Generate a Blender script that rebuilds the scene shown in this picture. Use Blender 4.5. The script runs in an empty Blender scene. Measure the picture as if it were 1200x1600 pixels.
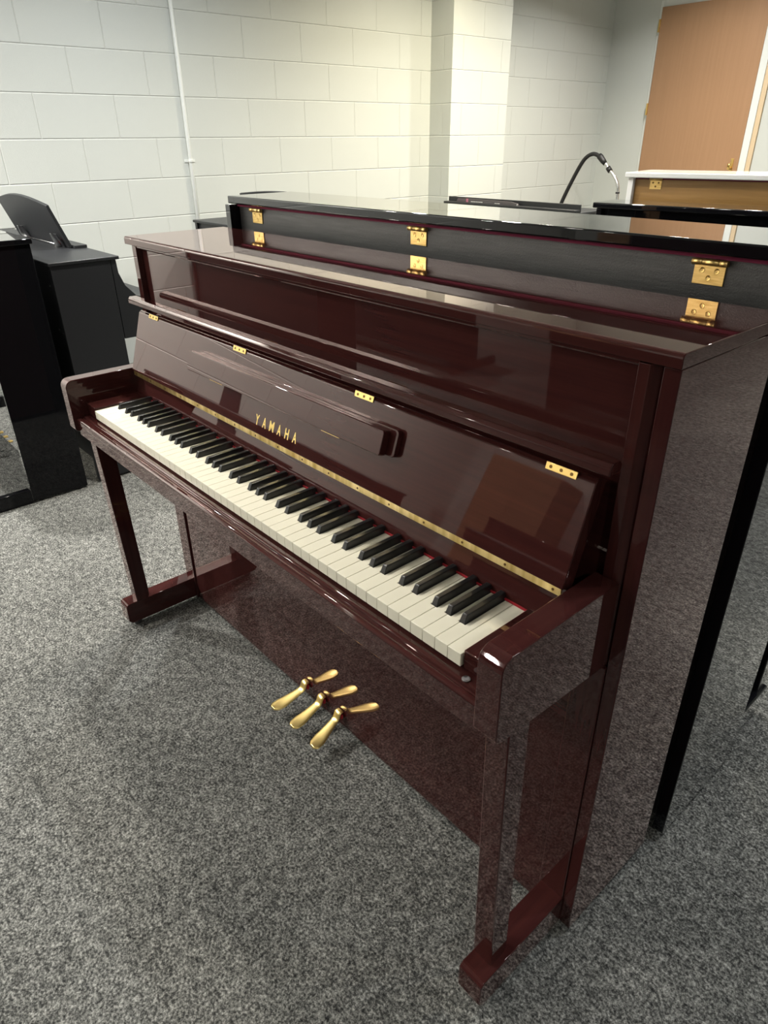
import bpy, bmesh, math, random
from mathutils import Vector, Matrix
random.seed(7)
PI = math.pi
scene = bpy.context.scene
COL = scene.collection

# ------------------------------------------------------------------ camera
CAM = Vector((1.6706, -0.5213, 1.2809)); YAW, PIT, ROL, FPX = 0.8513, -0.4995, -0.0111, 1068.8
fw = Vector((-math.sin(YAW)*math.cos(PIT), math.cos(YAW)*math.cos(PIT), math.sin(PIT)))
r0 = fw.cross(Vector((0, 0, 1))).normalized(); u0 = r0.cross(fw)
RT = r0*math.cos(ROL)+u0*math.sin(ROL); UP = u0*math.cos(ROL)-r0*math.sin(ROL)
cd = bpy.data.cameras.new('camera'); cam = bpy.data.objects.new('camera', cd); COL.objects.link(cam)
M3 = Matrix((RT, UP, -fw)).transposed()
cam.matrix_world = Matrix.Translation(CAM) @ M3.to_4x4()
cd.sensor_fit = 'HORIZONTAL'; cd.sensor_width = 36; cd.lens = FPX/1200*36; cd.clip_start = 0.02
scene.camera = cam

# ------------------------------------------------------------------ world, exposure
w = bpy.data.worlds.new('world'); scene.world = w; w.use_nodes = True
w.node_tree.nodes['Background'].inputs[0].default_value = (0.8, 0.87, 1, 1)
w.node_tree.nodes['Background'].inputs[1].default_value = 0.25
vs = scene.view_settings
vs.view_transform = 'Standard'; vs.look = 'None'; vs.gamma = 1; vs.use_curve_mapping = False
vs.exposure = 0.12

# ------------------------------------------------------------------ lights (ceiling downlights)
CEIL = 2.75
LIGHTS = [  # x, y, watts, colour, where it is
    (-1.95, -2.70, 135, (1, .97, .92), 'by the left wall towards the front wall'), (-2.10, -1.05, 105, (1, .97, .92), 'by the left wall level with the low black piano'),
    (-1.15, 1.15, 36, (.97, .99, 1), 'by the left wall near the conduit'), (-1.25, 3.30, 56, (1, .90, .68), 'beside the wall pilaster'),
    (-1.1, 4.7, 40, (1, .97, .92), 'nearest the tan door, added to brighten the far wall'),  # added lamp, lifts the far wall and the door
    (-0.9, -3.75, 66, (1, .97, .92), 'over the reddish brown digital piano, added to brighten the front wall'), (-0.2, -1.05, 8, (1, .94, .84), 'in front of the mahogany piano keyboard'),  # first lamp added so the front wall reflects brighter in the fallboard
    (-0.3, 0.70, 30, (1, .94, .84), 'over the black upright piano'), (-0.2, 3.3, 45, (1, .95, .88), 'beyond the white piano, left of it'),
    (1.85, 1.15, 13, (.9, .95, 1), 'right of the black upright piano'), (1.6, 3.4, 45, (1, .96, .9), 'behind the white piano'),
    (3.3, -1.4, 20, (1, .96, .9), 'by the right wall towards the front'), (3.3, 1.9, 16, (.85, .92, 1), 'by the right wall towards the back'),
]
for (lx, ly, lw, lc, lwhere) in LIGHTS:
    ld = bpy.data.lights.new('downlight_lamp', 'AREA'); ld.shape = 'DISK'; ld.size = 0.13
    ld.energy = lw; ld.color = lc; ld.spread = math.radians(150 if ly < -2 and lx < 0 else 138)
    lo = bpy.data.objects.new('downlight_lamp', ld); COL.objects.link(lo); lo.location = (lx, ly, CEIL-0.012)

# ------------------------------------------------------------------ materials
def new_mat(name):
    m = bpy.data.materials.new(name); m.use_nodes = True
    return m, m.node_tree.nodes, m.node_tree.links, m.node_tree.nodes['Principled BSDF']
def setp(b, **k):
    for n, v in k.items():
        n = n.replace('_', ' ')
        b.inputs[n].default_value = (*v, 1) if isinstance(v, tuple) else v
def simple(name, col, rough=.5, metal=0, **k):
    m, N, L, b = new_mat(name); setp(b, Base_Color=col, Roughness=rough, Metallic=metal, **k); return m
def coords(N, L, scale=(1, 1, 1), rot=(0, 0, 0)):
    t = N.new('ShaderNodeTexCoord'); mp = N.new('ShaderNodeMapping')
    mp.inputs['Scale'].default_value = scale; mp.inputs['Rotation'].default_value = rot
    L.new(t.outputs['Object'], mp.inputs['Vector']); return mp.outputs[0]
def noise(N, L, vec, scale, detail=2, rough=.5):
    n = N.new('ShaderNodeTexNoise'); n.inputs['Scale'].default_value = scale
    n.inputs['Detail'].default_value = detail; n.inputs['Roughness'].default_value = rough
    L.new(vec, n.inputs['Vector']); return n.outputs['Fac']
def ramp(N, L, fac, stops):
    r = N.new('ShaderNodeValToRGB'); e = r.color_ramp.elements
    while len(e) < len(stops): e.new(.5)
    for i, (p, c) in enumerate(stops): e[i].position = p; e[i].color = (*c, 1)
    L.new(fac, r.inputs[0]); return r.outputs[0]
def bump(N, L, h, b, strength=.3, dist=.002):
    bp = N.new('ShaderNodeBump'); bp.inputs['Strength'].default_value = strength; bp.inputs['Distance'].default_value = dist
    L.new(h, bp.inputs['Height']); L.new(bp.outputs[0], b.inputs['Normal'])

def lacquer(m, N, L, b, rough, tint=(1, 1, 1)):
    """thick clear lacquer: a pigment layer under a glossy film whose reflectance climbs steeply towards grazing angles"""
    b.inputs['Specular IOR Level'].default_value = 0; b.inputs['Roughness'].default_value = .6
    fr = N.new('ShaderNodeFresnel'); fr.inputs['IOR'].default_value = 1.5
    k = N.new('ShaderNodeMath'); k.operation = 'MULTIPLY_ADD'; k.use_clamp = True
    L.new(fr.outputs[0], k.inputs[0]); k.inputs[1].default_value = 2.3; k.inputs[2].default_value = -.075
    mn = N.new('ShaderNodeMath'); mn.operation = 'MINIMUM'; L.new(k.outputs[0], mn.inputs[0]); mn.inputs[1].default_value = .85
    g = N.new('ShaderNodeBsdfGlossy'); g.inputs['Roughness'].default_value = rough; g.inputs['Color'].default_value = (*tint, 1)
    mx = N.new('ShaderNodeMixShader'); L.new(mn.outputs[0], mx.inputs[0]); L.new(b.outputs[0], mx.inputs[1]); L.new(g.outputs[0], mx.inputs[2])
    L.new(mx.outputs[0], N['Material Output'].inputs['Surface'])
def wood(name, c1, c2, axis='x', rough=.02, gloss=True):
    m, N, L, b = new_mat(name)
    sc = {'x': (1.2, 40, 40), 'z': (40, 40, 1.2), 'y': (40, 1.2, 40)}[axis]
    n = noise(N, L, coords(N, L, sc), 3.0, 5, .6)
    L.new(ramp(N, L, n, [(.3, c1), (.7, c2)]), b.inputs['Base Color'])
    if gloss: lacquer(m, N, L, b, rough, (1, .89, .87))
    else: setp(b, Roughness=rough)
    return m
MAH1, MAH2 = (.030, .0084, .0082), (.043, .0122, .0106)
mah_x = wood('polished_mahogany', MAH1, MAH2, 'x')
mah_z = wood('polished_mahogany_upright', MAH1, MAH2, 'z')
mah_y = wood('polished_mahogany_deep', MAH1, MAH2, 'y')
raw_edge = simple('stained_edge', (.10, .035, .016), .4)
m, N, L, b = new_mat('polished_black'); setp(b, Base_Color=(.005, .005, .006)); lacquer(m, N, L, b, .025); black_gloss = m
def satin_black(name, base, rough):
    m, N, L, b = new_mat(name)
    n = noise(N, L, coords(N, L, (3, 90, 60)), 6, 4, .7)
    L.new(ramp(N, L, n, [(.35, tuple(c*.75 for c in base)), (.7, tuple(c*1.3 for c in base))]), b.inputs['Base Color'])
    bump(N, L, n, b, .25, .0006); setp(b, Roughness=rough); return m
black_satin = satin_black('satin_black_woodgrain', (.014, .015, .017), .42)
black_matt = satin_black('matt_black_back', (.020, .020, .021), .62)
m, N, L, b = new_mat('lacquered_back'); v = coords(N, L)
n = noise(N, L, v, 450, 3, .7); n2 = noise(N, L, coords(N, L, (3, 60, 60)), 4, 4)
L.new(ramp(N, L, n2, [(.3, (.022, .022, .022)), (.7, (.042, .041, .040))]), b.inputs['Base Color']); bump(N, L, n, b, .8, .0008); setp(b, Roughness=.38)
black_back = m
brass = simple('brushed_brass', (.80, .56, .20), .28, 1)
m, N, L, b = new_mat('hinge_brass'); n = noise(N, L, coords(N, L, (4, 4, 60)), 8, 3)
L.new(ramp(N, L, n, [(.3, (.62, .40, .12)), (.7, (.85, .62, .26))]), b.inputs['Base Color']); setp(b, Metallic=1, Roughness=.38); hinge_brass = m
m, N, L, b = new_mat('polished_strip_brass'); n = noise(N, L, coords(N, L, (30, 1, 1)), 2.5, 2)
L.new(ramp(N, L, n, [(.3, (.55, .38, .12)), (.7, (.95, .76, .38))]), b.inputs['Base Color']); setp(b, Metallic=1, Roughness=.3); strip_brass = m
pedal_brass = simple('polished_pedal_brass', (.92, .70, .27), .32, 1)
screw_mat = simple('dark_screw_recess', (.16, .09, .03), .4, 1)
steel = simple('polished_steel', (.7, .7, .7), .2, 1)
gun = simple('dark_metal', (.18, .18, .19), .35, 1)
red_felt = simple('red_felt', (.30, .008, .016), .95)
burg_felt = simple('burgundy_felt', (.12, .006, .03), .95)
ivory = simple('ivory_white_key', (.68, .655, .54), .18, IOR=1.5)
ebony = simple('ebony_key', (.012, .012, .013), .28, IOR=1.5)
gold_letter = simple('gold_letters', (.90, .68, .25), .35, 1)
rubber = simple('black_rubber', (.012, .012, .013), .5)
white_gloss = simple('polished_white', (.80, .80, .77), .08)
gold_back = wood('golden_brown_back', (.25, .13, .030), (.31, .165, .045), 'x', .4, False)
grey_lock = simple('grey_lock_rim', (.22, .22, .22), .3, 1)
red_plastic = simple('red_plastic', (.7, .02, .015), .4)
white_plastic = simple('white_plastic', (.8, .8, .78), .4)
paint = simple('white_trim_paint', (.70, .72, .69), .4)
tan = simple('bare_tan_strip', (.62, .48, .31), .6)

# carpet: mottled charcoal and pale grey fibres
m, N, L, b = new_mat('speckled_grey_carpet'); v = coords(N, L)
n1 = noise(N, L, v, 190, 3, .75); n2 = noise(N, L, v, 50, 3, .7); n3 = noise(N, L, v, 4, 3, .6)
mx = N.new('ShaderNodeMath'); mx.operation = 'MULTIPLY_ADD'; L.new(n2, mx.inputs[0]); mx.inputs[1].default_value = .45
L.new(n1, mx.inputs[2])
mx2 = N.new('ShaderNodeMath'); mx2.operation = 'MULTIPLY_ADD'; L.new(n3, mx2.inputs[0]); mx2.inputs[1].default_value = .12; L.new(mx.outputs[0], mx2.inputs[2])
c = ramp(N, L, mx2.outputs[0], [(.58, (.016, .016, .016)), (.72, (.064, .065, .061)), (.86, (.205, .205, .190)), (1.0, (.42, .42, .39))])
L.new(c, b.inputs['Base Color']); bump(N, L, mx.outputs[0], b, 1, .006); setp(b, Roughness=1)
b.inputs['Specular IOR Level'].default_value = .1
carpet = m

def block_wall(name, axis, ph_u, ph_z):
    m, N, L, b = new_mat(name)
    t = N.new('ShaderNodeTexCoord'); s = N.new('ShaderNodeSeparateXYZ'); cmb = N.new('ShaderNodeCombineXYZ')
    L.new(t.outputs['Object'], s.inputs[0])
    a1 = N.new('ShaderNodeMath'); a1.inputs[1].default_value = ph_u; L.new(s.outputs[axis], a1.inputs[0])
    a2 = N.new('ShaderNodeMath'); a2.inputs[1].default_value = ph_z; L.new(s.outputs['Z'], a2.inputs[0])
    L.new(a1.outputs[0], cmb.inputs[0]); L.new(a2.outputs[0], cmb.inputs[1])
    nz = noise(N, L, t.outputs['Object'], 3.5, 2)
    br = N.new('ShaderNodeTexBrick'); br.offset = .5; br.offset_frequency = 2; br.squash = 1
    br.inputs['Scale'].default_value = 1; br.inputs['Brick Width'].default_value = .414; br.inputs['Row Height'].default_value = .2030
    br.inputs['Mortar Size'].default_value = .0045; br.inputs['Mortar Smooth'].default_value = 1.0
    br.inputs['Color1'].default_value = (1, 1, 1, 1); br.inputs['Color2'].default_value = (.88, .88, .88, 1); br.inputs['Mortar'].default_value = (0, 0, 0, 1)
    L.new(cmb.outputs[0], br.inputs['Vector'])
    mixc = N.new('ShaderNodeMix'); mixc.data_type = 'RGBA'
    L.new(br.outputs['Fac'], mixc.inputs[0])
    mixc.inputs[6].default_value = (.57, .59, .555, 1); mixc.inputs[7].default_value = (.56, .575, .54, 1)
    L.new(mixc.outputs[2], b.inputs['Base Color'])
    fine = noise(N, L, t.outputs['Object'], 240, 3, .7)
    pit = noise(N, L, t.outputs['Object'], 60, 2, .5)
    inv = N.new('ShaderNodeMath'); inv.operation = 'MULTIPLY_ADD'; L.new(br.outputs['Fac'], inv.inputs[0]); inv.inputs[1].default_value = -1.0
    f2 = N.new('ShaderNodeMath'); f2.operation = 'MULTIPLY'; L.new(fine, f2.inputs[0]); f2.inputs[1].default_value = .22
    f3 = N.new('ShaderNodeMath'); f3.operation = 'MULTIPLY_ADD'; L.new(pit, f3.inputs[0]); f3.inputs[1].default_value = .12; L.new(f2.outputs[0], f3.inputs[2])
    L.new(f3.outputs[0], inv.inputs[2])
    bump(N, L, inv.outputs[0], b, .65, .004); setp(b, Roughness=.55)
    return m
wall_y = block_wall('painted_block_wall', 'Y', 0.414*20-.81+.207, 2.03*3-1.2959)
wall_x = block_wall('painted_block_return', 'X', 10.0, 2.03*3-1.2959)
def plaster(name, col):
    m, N, L, b = new_mat(name); n = noise(N, L, coords(N, L), 180, 2)
    setp(b, Base_Color=col, Roughness=.6); bump(N, L, n, b, .04, .001); return m
plaster_m = plaster('painted_plaster', (.55, .57, .54)); ceil_m = plaster('white_ceiling', (.72, .72, .69))
m, N, L, b = new_mat('tan_door_veneer'); n = noise(N, L, coords(N, L, (22, 22, .8)), 2, 5, .6)
L.new(ramp(N, L, n, [(.2, (.33, .185, .095)), (.8, (.38, .215, .115))]), b.inputs['Base Color']); setp(b, Roughness=.5); door_m = m

# ------------------------------------------------------------------ mesh helpers
def box(bm, x0, x1, y0, y1, z0, z1, M=None):
    vs_ = [bm.verts.new((x, y, z)) for x in (x0, x1) for y in (y0, y1) for z in (z0, z1)]
    for f in ((0, 1, 3, 2), (4, 6, 7, 5), (0, 4, 5, 1), (2, 3, 7, 6), (0, 2, 6, 4), (1, 5, 7, 3)):
        bm.faces.new([vs_[i] for i in f])
    if M is not None:
        for v in vs_: v.co = M @ v.co
    return vs_
def prism(bm, pts, axis, a, b, M=None):
    """extrude a closed 2-D outline along an axis: 'x' -> (y,z), 'y' -> (x,z), 'z' -> (x,y)"""
    def P(p, t): return {'x': (t, p[0], p[1]), 'y': (p[0], t, p[1]), 'z': (p[0], p[1], t)}[axis]
    A = [bm.verts.new(P(p, a)) for p in pts]; B = [bm.verts.new(P(p, b)) for p in pts]
    n = len(pts)
    bm.faces.new(A); bm.faces.new(B[::-1])
    for i in range(n): bm.faces.new((A[i], B[i], B[(i+1) % n], A[(i+1) % n]))
    if M is not None:
        for v in A+B: v.co = M @ v.co
def tube(bm, pts, rad, seg=12, cap=True):
    pts = [Vector(p) for p in pts]; rad = rad if isinstance(rad, (list, tuple)) else [rad]*len(pts)
    rings = []; up = Vector((0, 0, 1))
    for i, p in enumerate(pts):
        d = (pts[min(i+1, len(pts)-1)]-pts[max(i-1, 0)]).normalized()
        s = d.cross(up)
        if s.length < 1e-3: s = d.cross(Vector((0, 1, 0)))
        s.normalize(); t = s.cross(d)
        rings.append([bm.verts.new(p+(s*math.cos(a)+t*math.sin(a))*rad[i]) for a in [2*PI*k/seg for k in range(seg)]])
    for A, B in zip(rings, rings[1:]):
        for k in range(seg):
            f = bm.faces.new((A[k], A[(k+1) % seg], B[(k+1) % seg], B[k])); f.smooth = True
    if cap: bm.faces.new(rings[0][::-1]); bm.faces.new(rings[-1])
def arc(cx, cy, r, a0, a1, n=6): return [(cx+r*math.cos(a0+(a1-a0)*i/n), cy+r*math.sin(a0+(a1-a0)*i/n)) for i in range(n+1)]
def smooth_path(pts, n=6):
    pts = [Vector(p) for p in pts]; out = []
    for i in range(len(pts)-1):
        p0, p1, p2, p3 = pts[max(i-1, 0)], pts[i], pts[i+1], pts[min(i+2, len(pts)-1)]
        for k in range(n):
            t = k/n
            out.append(.5*((2*p1)+(p2-p0)*t+(2*p0-5*p1+4*p2-p3)*t*t+(3*p1-p0-3*p2+p3)*t**3))
    return out+[pts[-1]]
def obj(name, bm, mat, parent=None, bevel=0, seg=2, ang=25):
    bmesh.ops.recalc_face_normals(bm, faces=bm.faces[:])
    if bevel:
        ed = [e for e in bm.edges if len(e.link_faces) == 2 and e.calc_face_angle(0) > math.radians(ang)]
        r = bmesh.ops.bevel(bm, geom=ed, offset=bevel, segments=seg, profile=.5, affect='EDGES', clamp_overlap=True)
        for f in r['faces']: f.smooth = True
    me = bpy.data.meshes.new(name); bm.to_mesh(me); bm.free()
    for mm in (mat if isinstance(mat, (list, tuple)) else [mat]): me.materials.append(mm)
    o = bpy.data.objects.new(name, me); COL.objects.link(o)
    if parent is not None:
        o.parent = parent
        off = parent.get('_off')
        if off is not None: o.location = off
    return o
def thing(name, label, cat, loc=(0, 0, 0), rz=0, group=None, world=False):
    """Empty at the thing's base; world=True: its parts are written in room coordinates"""
    o = bpy.data.objects.new(name, None); COL.objects.link(o); o.location = loc; o.rotation_euler = (0, 0, rz)
    o.empty_display_size = .1
    o['label'] = label; o['category'] = cat
    if group: o['group'] = group
    if world: OFF[o.name] = -Vector(loc)
    return o
OFF = {}
def part(name, bm, mat, parent, bevel=0, seg=2, ang=25, label=None):
    o = obj(name, bm, mat, None, bevel, seg, ang); o.parent = parent
    if parent.name in OFF: o.location = OFF[parent.name]
    if label: o['label'] = label
    return o
def tag(o, label, cat, group=None):
    o['label'] = label; o['category'] = cat
    if group: o['group'] = group
    return o
def struct(o): o['kind'] = 'structure'; return o
def B(): return bmesh.new()
def bx(name, parent, mat, x0, x1, y0, y1, z0, z1, bevel=.0015, **k):
    bm = B(); box(bm, x0, x1, y0, y1, z0, z1); return part(name, bm, mat, parent, bevel, **k)

# ------------------------------------------------------------------ room shell
XW, YB, YF, XR = -2.47, 5.85, -4.6, 4.4
bm = B(); box(bm, XW-.1, XR+.1, YF-.1, YB+.1, -.1, 0); struct(obj('floor', bm, carpet))
bm = B(); box(bm, XW-.1, XR+.1, YF-.1, YB+.1, CEIL, CEIL+.1); struct(obj('ceiling', bm, ceil_m))
XP, P0, P1 = -2.258, 3.5985, 4.215
bm = B()
prism(bm, [(XW-.1, YF), (XW, YF), (XW, P0), (XP, P0), (XP, P1), (XW, P1), (XW, YB), (XW-.1, YB)], 'z', 0, CEIL)
wl = obj('wall_left', bm, [wall_y, wall_x]); struct(wl)
for p in wl.data.polygons:
    if abs(p.normal.y) > .7: p.material_index = 1
bm = B(); box(bm, XW-.1, XR+.1, YB, YB+.1, 0, CEIL); struct(obj('wall_back', bm, plaster_m))
bm = B(); box(bm, XR, XR+.1, YF, YB, 0, CEIL); struct(obj('wall_right', bm, plaster_m))
bm = B(); box(bm, XW-.1, XR+.1, YF-.1, YF, 0, CEIL); struct(obj('wall_front', bm, plaster_m))
# brown door in the back wall
d = thing('door_1', 'plain tan wooden door in the far white wall', 'door', (-1.56, YB, 0), world=True); struct(d); del d['category']; del d['label']
bx('door_leaf', d, door_m, -2.0, -1.113, YB-.035, YB, .01, 2.212, .002)
bm = B(); tube(bm, [(-1.163, YB-.085, 1.05), (-1.163, YB-.085, 1.075)], .012); tube(bm, [(-1.163, YB-.035, 1.04), (-1.163, YB-.09, 1.04)], .011);
box(bm, -1.175, -1.152, YB-.041, YB-.035, .96, 1.11); part('door_handle', bm, brass, d)
for z0 in (2.04, 1.44, .25): bx('door_hinge', d, brass, -2.012, -1.998, YB-.045, YB-.02, z0, z0+.09, .001)
bm = B(); box(bm, -1.113, -1.057, YB-.03, YB, 0, 2.26); box(bm, -2.03, -2.0, YB-.012, YB, 0, 2.26); box(bm, -2.0, -1.113, YB-.012, YB, 2.212, 2.26); struct(obj('trim_1', bm, paint, None, .002))
bm = B(); box(bm, -1.057, -1.021, YB-.02, YB, 0, 2.26); struct(obj('trim_2', bm, tan, None, .001))
# conduit on the block wall
cp = thing('conduit_pipe', 'thin white vertical conduit pipe fixed to the block wall', 'pipe', (XW, 1.617, 0), world=True)
bm = B(); tube(bm, [(XW+.014, 1.617, .0), (XW+.014, 1.617, CEIL)], .012, 14); part('pipe', bm, paint, cp)
bm = B(); tube(bm, [(XW+.014, 1.617, 1.171), (XW+.014, 1.617, 1.186)], .0155, 14); box(bm, XW, XW+.004, 1.583, 1.651, 1.171, 1.186); part('clamp', bm, paint, cp, .0005)

# ceiling downlights
glow = bpy.data.materials.new('lamp_glow'); glow.use_nodes = True
gb = glow.node_tree.nodes['Principled BSDF']; gb.inputs['Emission Color'].default_value = (1, .94, .84, 1); gb.inputs['Emission Strength'].default_value = 6
for (lx, ly, lw, lc, lwhere) in LIGHTS:
    t = thing('ceiling_downlight', 'round white ceiling downlight '+lwhere, 'ceiling light', (lx, ly, CEIL), group='recessed downlights in the ceiling')
    bm = B()
    ring = [(.068, -.001), (.092, -.001), (.092, -.006), (.072, -.009)]
    n = 28; R_ = [[bm.verts.new((r*math.cos(2*PI*k/n), r*math.sin(2*PI*k/n), z)) for k in range(n)] for r, z in ring]
    for i in range(4):
        A_, B_ = R_[i], R_[(i+1) % 4]
        for k in range(n): bm.faces.new((A_[k], A_[(k+1) % n], B_[(k+1) % n], B_[k]))
    part('trim_ring', bm, white_plastic, t)
    bm = B(); bmesh.ops.create_circle(bm, cap_ends=True, segments=28, radius=.066, matrix=Matrix.Translation((0, 0, -.003))); part('lens', bm, glow, t)

# ------------------------------------------------------------------ mahogany upright piano
K = 1.222; ZK = .7002
mp = thing('upright_piano', 'polished mahogany upright piano with open fallboard and white and black keys', 'piano', (.62, .2, 0), world=True)
# case
bx('side_panel', mp, mah_z, 1.3188, 1.3400, .2022, .4600, .021, 1.0565, .0012)
bx('side_panel', mp, mah_z, -.0970, -.0745, .2050, .4600, .021, 1.0565, .0012)
bx('stile', mp, mah_z, 1.2690, 1.3186, .1990, .2300, .021, .6200, .0012)
bm = B(); prism(bm, [(1.2900, .1990), (1.3045, .1990), (1.3184, .2095), (1.3184, .2600), (1.2900, .2600)], 'z', .6205, 1.0560); part('stile', bm, mah_z, mp, .0008)
bx('stile', mp, mah_z, -.0690, -.0600, .1990, .2600, .6405, 1.0560, .0012)
bx('stile', mp, mah_z, -.0970, -.0420, .1975, .2050, .021, .63, .0012)
# upper panel: framed board with a shallow sunk field
bm = B(); box(bm, -.0595, 1.2900, .213, .229, .700, 1.0545)
part('upper_panel', bm, mah_x, mp, .0012)
bx('lower_panel', mp, mah_x, -.0415, 1.2685, .2020, .2180, .024, .628, .0012)
bx('case_back_filler', mp, mah_z, -.0740, -.0605, .262, .280, .65, 1.05)
bx('bottom_board', mp, mah_x, -.07, 1.3188, .218, .455, .026, .05, .001)
bx('back_panel', mp, raw_edge, -.074, 1.3188, .440, .4560, .024, 1.0560, .001)
# lid: long board with rounded front edge and a shadow groove below
bm = B()
prism(bm, [(.4782, 1.0575), (.4782, 1.0755)]+arc(.2036, 1.0695, .006, PI/2, PI, 5)+[(.1976, 1.0575)], 'x', -.119, 1.3413)
part('top_lid', bm, mah_x, mp, .0012, 2, 40)
bm = B(); prism(bm, [(.2010, 1.0575), (.2010, 1.0535), (.2060, 1.0500), (.2125, 1.0500), (.2125, 1.0575)], 'x', -.0595, 1.2900); part('lid_moulding', bm, mah_x, mp)
# arms with rounded noses
def arm(x0, x1):
    zt, zb, yf, yb = .7682, .6371, -.0377, .1970
    o_ = [(yb, zt)]+arc(yf+.018, zt-.018, .018, PI/2, PI, 6)+arc(yf+.010, zb+.010, .010, PI, 1.5*PI, 4)+[(yb, zb-.012)]
    bm = B(); prism(bm, o_, 'x', x0, x1); return part('arm', bm, mah_y, mp, .0015, 2, 40)
arm(1.2799, 1.3170); arm(-.0950, -.0579)
# cheek blocks
bx('cheek_block', mp, mah_y, 1.2232, 1.2797, .0040, .1560, .6770, .7060, .0015)
bx('cheek_block', mp, mah_y, -.0577, -.0012, .0020, .1560, .6770, .7060, .0015)
# key slip and key bed
bm = B()
prism(bm, [(.16, .675), (-.0100, .675), (-.0125, .6735), (-.0140, .6700), (-.0180, .6690), (-.0205, .6722), (-.0265, .6722), (-.0300, .6690), (-.0300, .6560), (.16, .6560)], 'x', -.0577, 1.2797)
part('key_slip', bm, mah_x, mp, .001, 2, 20)
bx('key_bed', mp, mah_x, -.0577, 1.2797, -.0285, .1995, .628, .6558, .0015)
bm = B(); tube(bm, [(1.2395, -.0075, .675), (1.2395, -.0075, .6764)], .0060, 20); lk = part('key_lock', bm, grey_lock, mp, .0004)
bm = B(); tube(bm, [(1.2395, -.0075, .6764), (1.2395, -.0075, .6769)], .0042, 16); part('lock_plug', bm, gun, lk)
# legs
def leg(x0, x1):
    bm = B()
    prism(bm, [(-.002, .640), (.016, .086), (.0480, .086), (.0545, .098), (.0550, .120), (.0410, .640)], 'x', x0, x1)
    return part('leg', bm, mah_z, mp, .002, 2, 20)
leg(1.272, 1.3095); leg(-.0875, -.0500)
def caster(par, x, y):
    bm = B(); tube(bm, [(x-.007, y, .012), (x+.007, y, .012)], .012, 16); box(bm, x-.009, x+.009, y-.005, y+.012, .012, .026)
    return part('caster', bm, gun, par, .0008)
def toe(x0, x1):
    bm = B(); z0, z1 = .0225, .0895
    prism(bm, [(.2000, z1), (.200, z0), (-.0090, z0)]+[(-.0185, z0+.009)]+arc(-.0065, z1-.012, .012, PI, PI/2, 4), 'x', x0, x1)
    t = part('toe_block', bm, mah_y, mp, .0015, 2, 25)
    caster(t, (x0+x1)/2, .012); return t
toe(1.2720, 1.3200); toe(-.0970, -.0515)
for x in (-.05, 1.29): caster(mp, x, .40)
# nameboard strip under the fallboard, concave, with red felt
bm = B()
prism(bm, [(.1345, .7035), (.1395, .718), (.1458, .735), (.1530, .7535), (.165, .7535), (.165, .7035)], 'x', -.0577, 1.2797)
part('name_board', bm, mah_x, mp, .0004)
bx('felt_strip', mp, red_felt, -.001, 1.223, .1325, .1560, .7003, .7034, .0003)
# fallboard
FH, FT = Vector((0, .1310, .7650)), Vector((0, .1770, .9100))
ft = (FT-FH).normalized(); fn = Vector((1, 0, 0)).cross(ft)   # towards the player
def FB(s, o): v = FH+ft*s+fn*o; return (v.y, v.z)
def fbox(name, parent, mat, x0, x1, s0, s1, o0, o1, bevel=.001, **k):
    bm = B(); prism(bm, [FB(s0, o0), FB(s1, o0), FB(s1, o1), FB(s0, o1)], 'x', x0, x1); return part(name, bm, mat, parent, bevel, **k)
LF = (FT-FH).length
bm = B(); prism(bm, [FB(0, 0), FB(LF-.006, 0), FB(LF, -.004), FB(LF, -.024), FB(0, -.024)], 'x', -.0510, 1.2745)
fb = part('fallboard', bm, mah_x, mp, .0015, 3, 15)
OFF[fb.name] = Vector((0, 0, 0))
bm = B(); prism(bm, [(.1585, .9265), (.1585, .9370), (.1630, .9425), (.1800, .9425), (.1850, .9370), (.1850, .9305), (.1800, .9265)], 'x', -.0640, 1.2990)
part('folding_lip', bm, mah_x, mp, .0015, 2, 20)
# long brass hinge strip
SA, SB = Vector((0, .1326, .7645)), Vector((0, .1322, .7530)); sn = Vector((0, -(SA.z-SB.z), -(SB.y-SA.y))).normalized()
bm = B(); prism(bm, [(SA.y, SA.z), (SB.y, SB.z), (SB.y+.0030, SB.z), (SA.y+.0030, SA.z)], 'x', -.046, 1.2720)
part('hinge_strip', bm, strip_brass, fb, .0003)
for i in range(17):
    bm = B(); c = (SA+SB)/2; x = -.03+i*.0806
    tube(bm, [(x, c.y, c.z), (x, c.y+sn.y*.0006, c.z+sn.z*.0006)], .0020, 10); part('strip_screw', bm, screw_mat, fb)
# four little brass hinges at the fold
for x0, x1 in ((.010, .058), (.410, .458), (.806, .854), (1.199, 1.247)):
    h = fbox('fold_hinge', fb, brass, x0, x1, LF-.0105, LF-.0002, .0003, .0016, .0005, label='small brass three-screw hinge plate')
    bm = B()
    for k in range(3):
        x = x0+.008+k*(x1-x0-.016)/2; c = FH+ft*(LF-.0055)+fn*.0016
        tube(bm, [(x, c.y, c.z), (x, c.y+fn.y*.0005, c.z+fn.z*.0005)], .0023, 10)
    for ob_ in (part('hinge_screws', bm, screw_mat, fb),): pass
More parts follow.
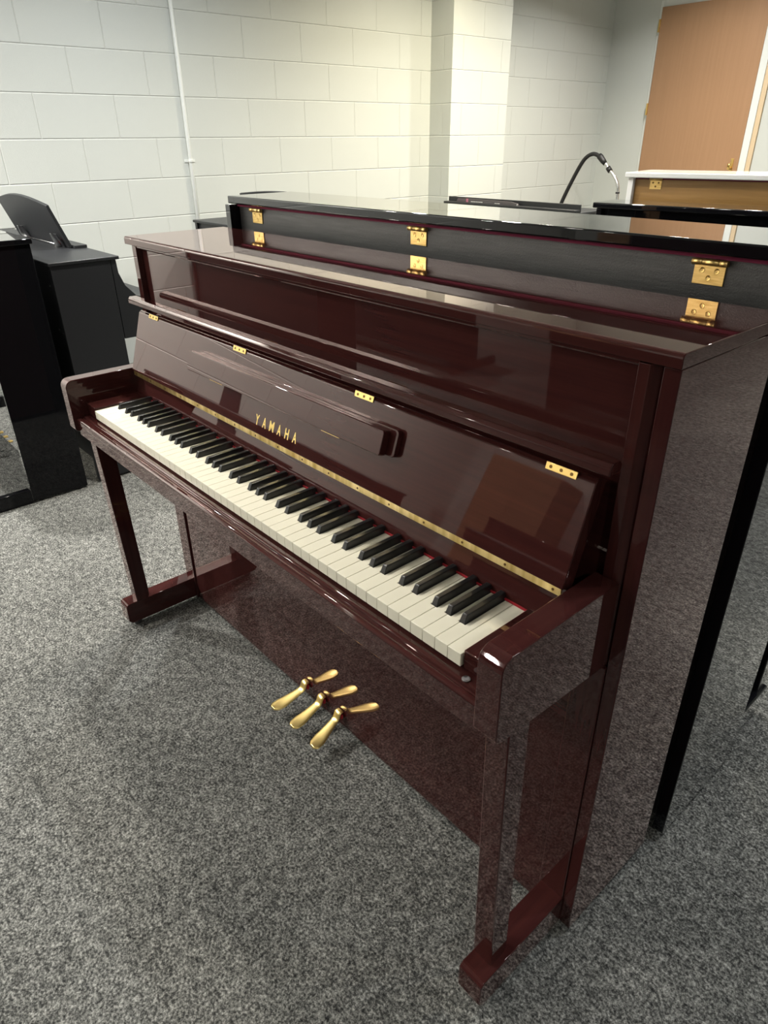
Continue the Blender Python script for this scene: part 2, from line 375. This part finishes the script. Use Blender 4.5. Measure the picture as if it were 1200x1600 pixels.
# folded music shelf
bm = B()
def rbox_outline(x0, x1, s0, s1, r):
    return arc(x1-r, s1-r, r, 0, PI/2, 5)+arc(x0+r, s1-r, r, PI/2, PI, 5)+arc(x0+r, s0+r, r, PI, 1.5*PI, 5)+arc(x1-r, s0+r, r, 1.5*PI, 2*PI, 5)
MF = Matrix(((1, 0, 0, 0), (0, ft.y, fn.y, FH.y), (0, ft.z, fn.z, FH.z), (0, 0, 0, 1)))  # (x, s, o) -> room
prism(bm, rbox_outline(.290, .936, .072, .117, .007), 'z', .0002, .0100, MF)
md = part('music_desk', bm, mah_x, fb, .0008, 2, 30)
bm = B(); prism(bm, rbox_outline(.272, .918, .0695, .1115, .005), 'z', .0101, .0245, MF)
part('desk_flap', bm, mah_x, fb, .0016, 2, 40)
for x in (.385, .780):
    bm = B(); prism(bm, [(x-.025, .0665), (x+.025, .0665), (x+.025, .0694), (x-.025, .0694)], 'z', .001, .016, MF); part('desk_hinge', bm, brass, fb, .0004)
# gold maker's lettering
def letter_mesh(ch, wd, ht):
    cu = bpy.data.curves.new('lettering', 'FONT'); cu.body = ch; cu.extrude = .0002; cu.offset = .022; cu.resolution_u = 3
    t = bpy.data.objects.new('lettering', cu); COL.objects.link(t)
    dg = bpy.context.evaluated_depsgraph_get(); me = bpy.data.meshes.new_from_object(t.evaluated_get(dg))
    bpy.data.objects.remove(t); bpy.data.curves.remove(cu)
    xs = [v.co.x for v in me.vertices]; ys = [v.co.y for v in me.vertices]
    for v in me.vertices:
        v.co.x = (v.co.x-(min(xs)+max(xs))/2)/(max(xs)-min(xs))*wd if 1 else 0
        v.co.y = (v.co.y-min(ys))/(max(ys)-min(ys))*ht
        v.co.z = .0004 if v.co.z > 0 else .0001
    return me
bm = B()
for i, ch in enumerate('YAMAHA'):
    me = letter_mesh(ch, .0155 if ch == 'M' else .0125, .0205)
    me.transform(MF @ Matrix.Translation((.5365+i*.0258, .0172, 0))); bm.from_mesh(me); bpy.data.meshes.remove(me)
part('lettering', bm, gold_letter, fb, label='gold capital letters reading YAMAHA')
# keys
white_pat = 'ABCDEFG'
has_black_after = {'A': 1, 'B': 0, 'C': 1, 'D': 1, 'E': 0, 'F': 1, 'G': 1}
off = {'A': .0030, 'C': -.0030, 'D': .0030, 'F': -.0035, 'G': 0.0}
WK = .0235; blacks = {}
for i in range(51):
    L_ = white_pat[i % 7]
    if has_black_after[L_]: blacks[i] = (i+1)*WK+off[L_]
g = .0003; hb = .0064
for i in range(52):
    x0, x1 = i*WK+g, (i+1)*WK-g
    a = blacks[i-1]+hb if (i-1) in blacks else x0
    b_ = blacks[i]-hb if i in blacks else x1
    o_ = [(x0, 0), (x1, 0)]
    o_ += [(x1, .0490), (b_, .0490), (b_, .1385)] if i in blacks else [(x1, .1385)]
    o_ += [(a, .1385), (a, .0490), (x0, .0490)] if (i-1) in blacks else [(x0, .1385)]
    bm = B(); prism(bm, o_, 'z', ZK-.0205, ZK); part('white_key', bm, ivory, mp, .0007, 2, 40)
for i, x in blacks.items():
    bm = B(); w0, w1, z0, z1 = .0054, .0043, ZK-.012, ZK+.0118
    vv = [bm.verts.new(p) for p in ((x-w0, .0495, z0), (x+w0, .0495, z0), (x+w0, .1385, z0), (x-w0, .1385, z0),
                                    (x-w0, .0495, ZK), (x+w0, .0495, ZK), (x+w0, .1385, ZK), (x-w0, .1385, ZK),
                                    (x-w1, .0550, z1), (x+w1, .0550, z1), (x+w1, .1350, z1+.0005), (x-w1, .1350, z1+.0005))]
    for q in (0, 4):
        for k in range(4): bm.faces.new((vv[q+k], vv[q+(k+1) % 4], vv[q+4+(k+1) % 4], vv[q+4+k]))
    bm.faces.new(vv[:4][::-1]); bm.faces.new(vv[8:])
    part('black_key', bm, ebony, mp, .0011, 3, 20)
# pedals
def pedal(xb, xt):
    bm = B(); path = [(.2000, .0720), (.1955, .0725), (.1905, .0700), (.1840, .0560), (.1700, .0500), (.1480, .0430), (.1260, .0370), (.1090, .0340), (.1010, .0335)]
    path2 = smooth_path([(0, y, z) for y, z in path], 3)
    wid = [.0100, .0105, .0110, .0110, .0115, .0145, .0180, .0165, .0080]
    n = len(path2); rings = []
    for i, p in enumerate(path2):
        f = i/(n-1); q = f*8; j = min(int(q), 7); u = q-j
        wv = wid[j]*(1-u)+wid[j+1]*u; th = .0042
        xc = xb+(xt-xb)*max(0, min(1, (.185-p.y)/.08))
        d_ = (path2[min(i+1, n-1)]-path2[max(i-1, 0)]).normalized(); nn = Vector((0, d_.z, -d_.y)) if d_.y < 0 else Vector((0, -d_.z, d_.y))
        nn = Vector((1, 0, 0)).cross(d_); nn = -nn if nn.z < 0 else nn
        ring = []
        for k in range(16):
            a = 2*PI*k/16; hx = math.cos(a)*wv; hz = math.sin(a)
            hz = (hz*th if hz < 0 else hz**.8*th*.9)
            ring.append(bm.verts.new((xc+hx, p.y+nn.y*hz, p.z+nn.z*hz)))
        rings.append(ring)
    for A_, B_ in zip(rings, rings[1:]):
        for k in range(16): f_ = bm.faces.new((A_[k], A_[(k+1) % 16], B_[(k+1) % 16], B_[k])); f_.smooth = True
    bm.faces.new(rings[0]); bm.faces.new(rings[-1][::-1])
    p_ = part('pedal', bm, pedal_brass, mp)
    bx('pedal_felt', p_, red_felt, xb-.009, xb+.009, .1935, .1998, .052, .063, .0005)
pedal(.5430, .5300); pedal(.6120, .6120); pedal(.6810, .6960)

# ------------------------------------------------------------------ black upright standing back to back
kp = thing('upright_piano', 'polished black upright piano standing directly behind the mahogany piano, rear brass hinges showing', 'piano', (.6, .65, 0), world=True)
KX0, KX1 = -.1450, 1.3554
for (x0, x1) in ((KX0, KX0+.024), (KX1-.024, KX1)):
    bm = B(); prism(bm, [(.505, .021), (.812, .021), (.812, .64), (.715, .80), (.715, 1.1285), (.505, 1.1285)], 'x', x0, x1)
    part('side_panel', bm, black_gloss, kp, .0015, 2, 20)
bx('back_panel', kp, black_back, KX0+.0245, KX1-.0245, .5350, .5500, .03, 1.1255, .001)
bx('top_lid', kp, black_gloss, -.1517, 1.3620, .5182, .7300, 1.1295, 1.1490, .0030, seg=3)
bx('felt_strip', kp, burg_felt, KX0+.026, KX1-.026, .5280, .5345, 1.1235, 1.1290, .0004)
for xc in (-.0300, .5850, 1.1990):
    bm = B(); box(bm, xc-.0235, xc+.0235, .5325, .5348, 1.0860, 1.1160)
    hg = part('lid_hinge', bm, hinge_brass, kp, .0006, label='brass hinge with three screws')
    bm = B(); tube(bm, [(xc-.0255, .5280, 1.1180), (xc-.0100, .5280, 1.1180)], .0046, 14); tube(bm, [(xc-.0094, .5280, 1.1180), (xc+.0150, .5280, 1.1180)], .0046, 14); tube(bm, [(xc+.0156, .5280, 1.1180), (xc+.0275, .5280, 1.1180)], .0046, 14)
    k_ = part('knuckle', bm, hinge_brass, hg); k_.location = (0, 0, 0)
    bm = B()
    for sx, sz in ((-.0110, 1.1060), (.0110, 1.1060), (0, 1.0955)):
        n = 16
        ra = [[bm.verts.new((xc+sx+r*math.cos(2*PI*k/n), y, sz+r*math.sin(2*PI*k/n))) for k in range(n)] for r, y in ((.0042, .5324), (.0036, .5318), (.0022, .5321), (.0012, .5330))]
        for A_, B_ in zip(ra, ra[1:]):
            for k in range(n): bm.faces.new((A_[k], A_[(k+1) % n], B_[(k+1) % n], B_[k]))
        bm.faces.new(ra[-1])
    s_ = part('screws', bm, brass, hg); s_.location = (0, 0, 0)
bx('front_panel', kp, black_gloss, KX0+.0245, KX1-.0245, .700, .7145, .72, 1.1255)
bx('lower_panel', kp, black_gloss, KX0+.0245, KX1-.0245, .780, .7980, .03, .60)
bx('key_bed', kp, black_gloss, KX0+.03, KX1-.03, .600, 1.0400, .615, .665)
for x0 in (KX0+.024, KX1-.066):
    bx('arm', kp, black_gloss, x0, x0+.04, .8125, 1.050, .605, .76, .006)
    bx('toe_block', kp, black_gloss, x0, x0+.046, .8125, 1.030, .022, .085, .004)
    bx('leg', kp, black_gloss, x0+.004, x0+.038, .985, 1.020, .0855, .6045, .003)
bx('fallboard', kp, black_gloss, KX0+.066, KX1-.066, .7150, 1.0300, .690, .706, .004)
for x in (KX0+.07, KX1-.07):
    caster(kp, x, .56); caster(kp, x, 1.0)

# ------------------------------------------------------------------ digital pianos
def digital_piano(label, loc, rz, W, zt, yc, yk, zbed, mat, top_mat, stand=False, cat='digital piano', toe_h=.05, lid_t=.013, over=.035, back_z=.09, screws=False):
    """local frame: x 0..W, back at y=0, the player sits at +y"""
    t = thing('digital_piano', label, cat, loc, rz)
    zs = zt-lid_t
    for x0 in (0, W-.022):
        bm = B(); prism(bm, [(0, .008), (yc, .008), (yc, zs), (0, zs)], 'x', x0, x0+.022); part('side_panel', bm, mat, t, .0015)
        c_ = [(yc+.003, zs), (yc+over-.012, zs), (yc+over-.010, zs-.05), (yc+over+.008, zs-.10), (yc+over+.045, zs-.142), (yc+over+.10, zs-.160), (yk-.01, zs-.165), (yk, zs-.175), (yk, zbed), (yc+.003, zbed)]
        bm = B(); prism(bm, c_, 'x', x0+.001, x0+.021); part('key_arm', bm, mat, t, .0015, 2, 40)
        bx('toe_block', t, mat, x0, x0+.03, yc+.001, yk-.02, 0, toe_h, .004)
        bm = B()
        for y in (.03, yc-.03): tube(bm, [(x0+.011, y, 0), (x0+.011, y, .008)], .009, 12)
        part('foot_pad', bm, rubber, t)
    bx('back_panel', t, mat, .022, W-.022, .012, .026, back_z, zs-.001)
    bx('top_lid', t, top_mat, -.008, W+.008, -.008, yc+over, zs, zt, .003)
    bx('key_bed', t, mat, .022, W-.022, .03, yk-.005, zbed, zbed+.05)
    bx('key_cover', t, mat, .022, W-.022, yc+.012, yk-.010, zs-.19, zs-.172)
    bx('front_board', t, mat, .022, W-.022, yc-.02, yc, .22, zbed)
    bm = B()
    for k in range(3): box(bm, W/2-.09+k*.075, W/2-.07+k*.075, yc, yc+.10, .06, .068)
    part('pedals', bm, brass, t, .002)
    if screws:
        bm = B()
        for x, z in ((W-.09, .80), (W-.04, .84), (W-.035, .72), (W-.03, .62), (W-.07, .62), (W-.10, .63)):
            tube(bm, [(x, .0115, z), (x, .010, z)], .004, 10)
        part('screws', bm, steel, t)
    if stand:
        x0, x1, y0, y1, hh = stand
        bm = B(); n = 14; z0 = zt+.002
        top = [(x1-(x1-x0)*k/n, hh*(1+.17*math.sin(PI*k/n))) for k in range(n+1)]
        ln = math.hypot(y1-y0, hh); 
        outl = [(x0, 0), (x1, 0)]+top
        dy, dz = (y1-y0)/ln, hh/ln; nn = Vector((0, -dz, dy))*1
        Ms = Matrix(((1, 0, 0, 0), (0, dy, -dz, y0), (0, dz, dy, z0), (0, 0, 0, 1)))
        prism(bm, [(a, b2*ln/hh) for a, b2 in outl], 'z', -.006, .006, Ms)
        s = part('music_stand', bm, mat, t, .0015, 2, 40)
        bx('stand_ledge', t, mat, x0-.01, x1+.03, y0+.004, y0+.055, zt+.0002, zt+.012, .001)
        for x in (x0+.14, x1-.09):
            bm = B(); prism(bm, [(y0-.035, zt+.0005), (y0-.012, zt+.0005), (y0-.040, zt+.055), (y0-.047, zt+.055)], 'x', x, x+.016); part('stand_bracket', bm, steel, t, .0008)
            bm = B(); prism(bm, [(y0-.012, zt+.0005), (y0-.002, zt+.0005), (y0-.036, zt+.055), (y0-.041, zt+.055)], 'x', x+.022, x+.05); part('stand_bracket', bm, gun, t, .0008)
        bm = B(); tube(bm, [(x0+.15, y0-.018, zt+.006), (x1-.09, y0-.018, zt+.006)], .003, 8); part('stand_rod', bm, steel, t)
        bm = B(); tube(bm, [(x1-.115, y0-.018, zt+.010), (x1-.098, y0-.018, zt+.010)], .010, 12); part('catch', bm, red_plastic, t, label='small red plastic catch')
    return t
WB = 1.335
digital_piano('satin black digital piano seen from behind, music stand raised, by the white block wall', (-1.12-WB, .3050, 0), 0, WB, .8930, .2250, .46, .5750, black_satin, black_satin,
              stand=(WB-1.02, WB-.345, .205, .145, .165), screws=True)
WA = 1.335
digital_piano('glossy black piano at the left edge, its end panel and shiny lid corner showing', (-1.108, .2520, 0), PI, WA, .9830, .2180, .50, .56, black_gloss, black_gloss, toe_h=.06, lid_t=.018, over=.05)
digital_piano('black digital piano against the block wall beyond the conduit, mostly hidden by the black upright', (-2.14, 1.430, 0), 0, 1.33, .8930, .2250, .46, .5750, black_satin, black_satin,
              stand=(.245, 1.10, .205, .165, .136))
dp = digital_piano('black digital piano near the pilaster with a brochure standing on its music ledge', (-1.02, 3.800, 0), PI, 1.14, .8600, .26, .50, .5750, black_satin, black_satin)
bx('music_rest', dp, black_satin, .0, 1.14, .285, .297, .8602, .9060, .003)
bx('music_ledge', dp, black_satin, .0, 1.145, .298, .345, .8602, .8760, .003)
# far uprights
def far_upright(label, loc, rz, W, D, zt, mat, backmat, face):
    """local: x 0..W, near face at y=0; face=-1: the keyboard side is near, +1: the back is near"""
    t = thing('upright_piano', label, 'piano', loc, rz)
    s = -1 if face < 0 else 1
    for x0 in (.012, W-.034): bx('side_panel', t, mat, x0, x0+.022, .012, D-.005, .02, zt-.021, .003)
    bx('top_lid', t, mat, 0, W, 0, D, zt-.02, zt, .004)
    if face > 0:
        bx('back_panel', t, backmat, .034, W-.034, .035, .05, .03, zt-.0215, .001)
        bx('front_panel', t, mat, .034, W-.034, D-.03, D-.015, .03, zt-.0215)
        bx('felt_strip', t, burg_felt, .036, W-.036, .030, .0345, zt-.026, zt-.0205, .0004)
        for xc in (.122, W/2, W-.122):
            bm = B(); box(bm, xc-.0235, xc+.0235, .0325, .0348, zt-.062, zt-.027); tube(bm, [(xc-.026, .029, zt-.0255), (xc+.026, .029, zt-.0255)], .0045, 12)
            h = part('lid_hinge', bm, hinge_brass, t, 0)
            bm = B()
            for sx, sz in ((-.0115, -.038), (.0115, -.038), (0, -.052)): tube(bm, [(xc+sx, .0325, zt+sz), (xc+sx, .0318, zt+sz)], .0038, 10)
            part('screws', bm, screw_mat, h)
        ky0, ky1 = D-.005, D+.27
    else:
        bx('back_panel', t, backmat, .034, W-.034, D-.03, D-.015, .03, zt-.0215)
        bx('front_panel', t, mat, .034, W-.034, .030, .045, .03, zt-.0215)
        ky0, ky1 = -.27, .012
    bx('key_bed', t, mat, .05, W-.05, ky0, ky1, .61, .66); bx('fallboard', t, mat, .075, W-.075, ky0+.01, ky1, .690, .706, .004)
    for x0 in (.034, W-.074):
        bx('arm', t, mat, x0, x0+.04, ky0-.01, ky1, .60, .76, .006); bx('toe_block', t, mat, x0, x0+.045, ky0, ky1, .022, .085, .004)
        yl = ky0+.02 if face < 0 else ky1-.055
        bx('leg', t, mat, x0+.003, x0+.037, yl, yl+.035, .0855, .5995, .003)
        for y in (.06, D-.05, (ky0+ky1)/2): caster(t, x0+.02, y)
    return t
far_upright('glossy black upright piano in front of the white piano', (-.0274+.01, 2.085, 0), math.radians(6.5), 1.46, .19, 1.05, black_gloss, black_back, -1)
far_upright('polished white upright piano with golden brown back and brass hinges', (-.03, 2.315, 0), math.radians(9), 1.48, .28, 1.15, white_gloss, gold_back, 1)

# brochure lying on the far digital piano
m, N, L, b = new_mat('brochure_cover'); t_ = N.new('ShaderNodeTexCoord'); s_ = N.new('ShaderNodeSeparateXYZ'); L.new(t_.outputs['Object'], s_.inputs[0])
r_ = N.new('ShaderNodeValToRGB'); r_.color_ramp.interpolation = 'CONSTANT'; e = r_.color_ramp.elements
e[0].position = 0; e[0].color = (.10, .075, .085, 1); e[1].position = .09; e[1].color = (.50, .16, .24, 1)
for p_, c_ in ((.11, (.085, .075, .078, 1)),): q = e.new(p_); q.color = c_
L.new(s_.outputs['X'], r_.inputs[0]); L.new(r_.outputs[0], b.inputs['Base Color']); setp(b, Roughness=.3)
broch_m = m
bt = thing('brochure', 'dark grey brochure with a pink stripe standing on the ledge of the far digital piano', 'brochure', (-2.055, 3.476, .8763))
bm = B(); prism(bm, [(0, 0), (.565, 0), (.560, .012), (.50, .0215), (.12, .0235), (.01, .0205)], 'y', 0, .008); part('cover', bm, broch_m, bt, .001)
bm = B(); box(bm, .553, .558, -.0006, .0, .001, .011)
for k in range(7): box(bm, .14+k*.016, .151+k*.016, -.0006, 0, .003, .0085)
for k in range(3): box(bm, .36+k*.016, .37+k*.016, -.0006, 0, .003, .007)
part('print', bm, white_plastic, bt)
# vacuum cleaner in the corner
vc = thing('vacuum_cleaner', 'vacuum cleaner with black hose and chrome wand standing in the far corner', 'vacuum cleaner', (-2.15, 5.2, 0), world=True)
bm = B(); tube(bm, [(-2.13, 4.98, .17), (-2.13, 5.02, .17), (-2.13, 5.30, .17), (-2.13, 5.36, .17)], [.10, .15, .16, .10], 20); part('body', bm, rubber, vc)
for x in (-2.29, -2.02):
    bm = B(); tube(bm, [(x, 5.28, .09), (x+.05, 5.28, .09)], .09, 20); part('wheel', bm, gun, vc)
hp = smooth_path([(-2.13, 5.10, .30), (-2.30, 5.15, .45), (-2.38, 5.2, .66), (-2.361, 5.2, .754), (-2.29, 5.2, .905), (-2.206, 5.2, 1.058), (-2.150, 5.2, 1.125), (-2.083, 5.2, 1.149), (-2.012, 5.2, 1.126)], 8)
bm = B(); tube(bm, hp, .0165, 12); part('hose', bm, rubber, vc)
bm = B(); tube(bm, [(-2.030, 5.2, 1.136), (-2.012, 5.2, 1.124), (-1.985, 5.2, 1.098), (-1.960, 5.2, 1.076)], [.024, .026, .024, .018], 14); part('handle_grip', bm, rubber, vc)
wp = smooth_path([(-1.962, 5.2, 1.080), (-1.913, 5.2, 1.031), (-1.85, 5.2, .972), (-1.815, 5.2, .915), (-1.806, 5.2, .858), (-1.800, 5.2, .70), (-1.80, 5.2, .10)], 6)
bm = B(); tube(bm, wp, .013, 12); part('wand', bm, steel, vc)
bm = B(); tube(bm, [(-1.930, 5.2, 1.048), (-1.902, 5.2, 1.020)], .021, 12); tube(bm, [(-1.8065, 5.2, .866), (-1.8060, 5.2, .852)], .017, 12); part('collar', bm, rubber, vc)
bx('floor_head', vc, rubber, -1.92, -1.68, 5.13, 5.24, 0, .05, .01); bx('wand_joint', vc, rubber, -1.825, -1.775, 5.175, 5.225, .04, .12, .008)

# ------------------------------------------------------------------ things that show only as reflections in the piano
digital_piano('low black digital piano by the left wall, seen only as a reflection in the fallboard', (-1.15, -1.10, 0), PI, 1.29, .74, .24, .44, .56, black_satin, black_satin)
digital_piano('second low black digital piano added by the left wall to darken reflections, itself out of view', (-1.12, -2.05, 0), PI, 1.29, .72, .24, .44, .56, black_satin, black_satin)  # added dark body, covers lit carpet in the upper panel's reflection
digital_piano('low black digital piano added towards the front wall to darken reflections, itself out of view', (.95, -1.95, 0), PI, 1.29, .72, .24, .44, .56, black_satin, black_satin)  # added to darken the right part of the upper panel's reflection
fbk = tag(obj('brochure_stand', (lambda bm: (prism(bm, [(-1.235, .7405), (-1.215, .7405), (-1.195, .86), (-1.20, .86)], 'x', -1.72, -1.54), bm)[1])(B()), broch_m), 'grey brochure leaning on the low black digital piano, seen only in reflection', 'brochure')
digital_piano('reddish brown digital piano near the front wall, seen only in reflection', (.10, -3.40, 0), PI, 1.29, .82, .24, .44, .56, mah_x, mah_x)
cb = thing('storage_cabinet', 'tan wooden cabinet against the front wall, seen only in reflection', 'cabinet', (-1.55, YF+.25, 0), world=True)
bx('body', cb, door_m, -1.95, -1.2, YF+.005, YF+.42, .0, 1.36, .004)
for x0 in (-1.945, -1.573): bx('door', cb, door_m, x0, x0+.367, YF+.421, YF+.44, .06, 1.35, .003)
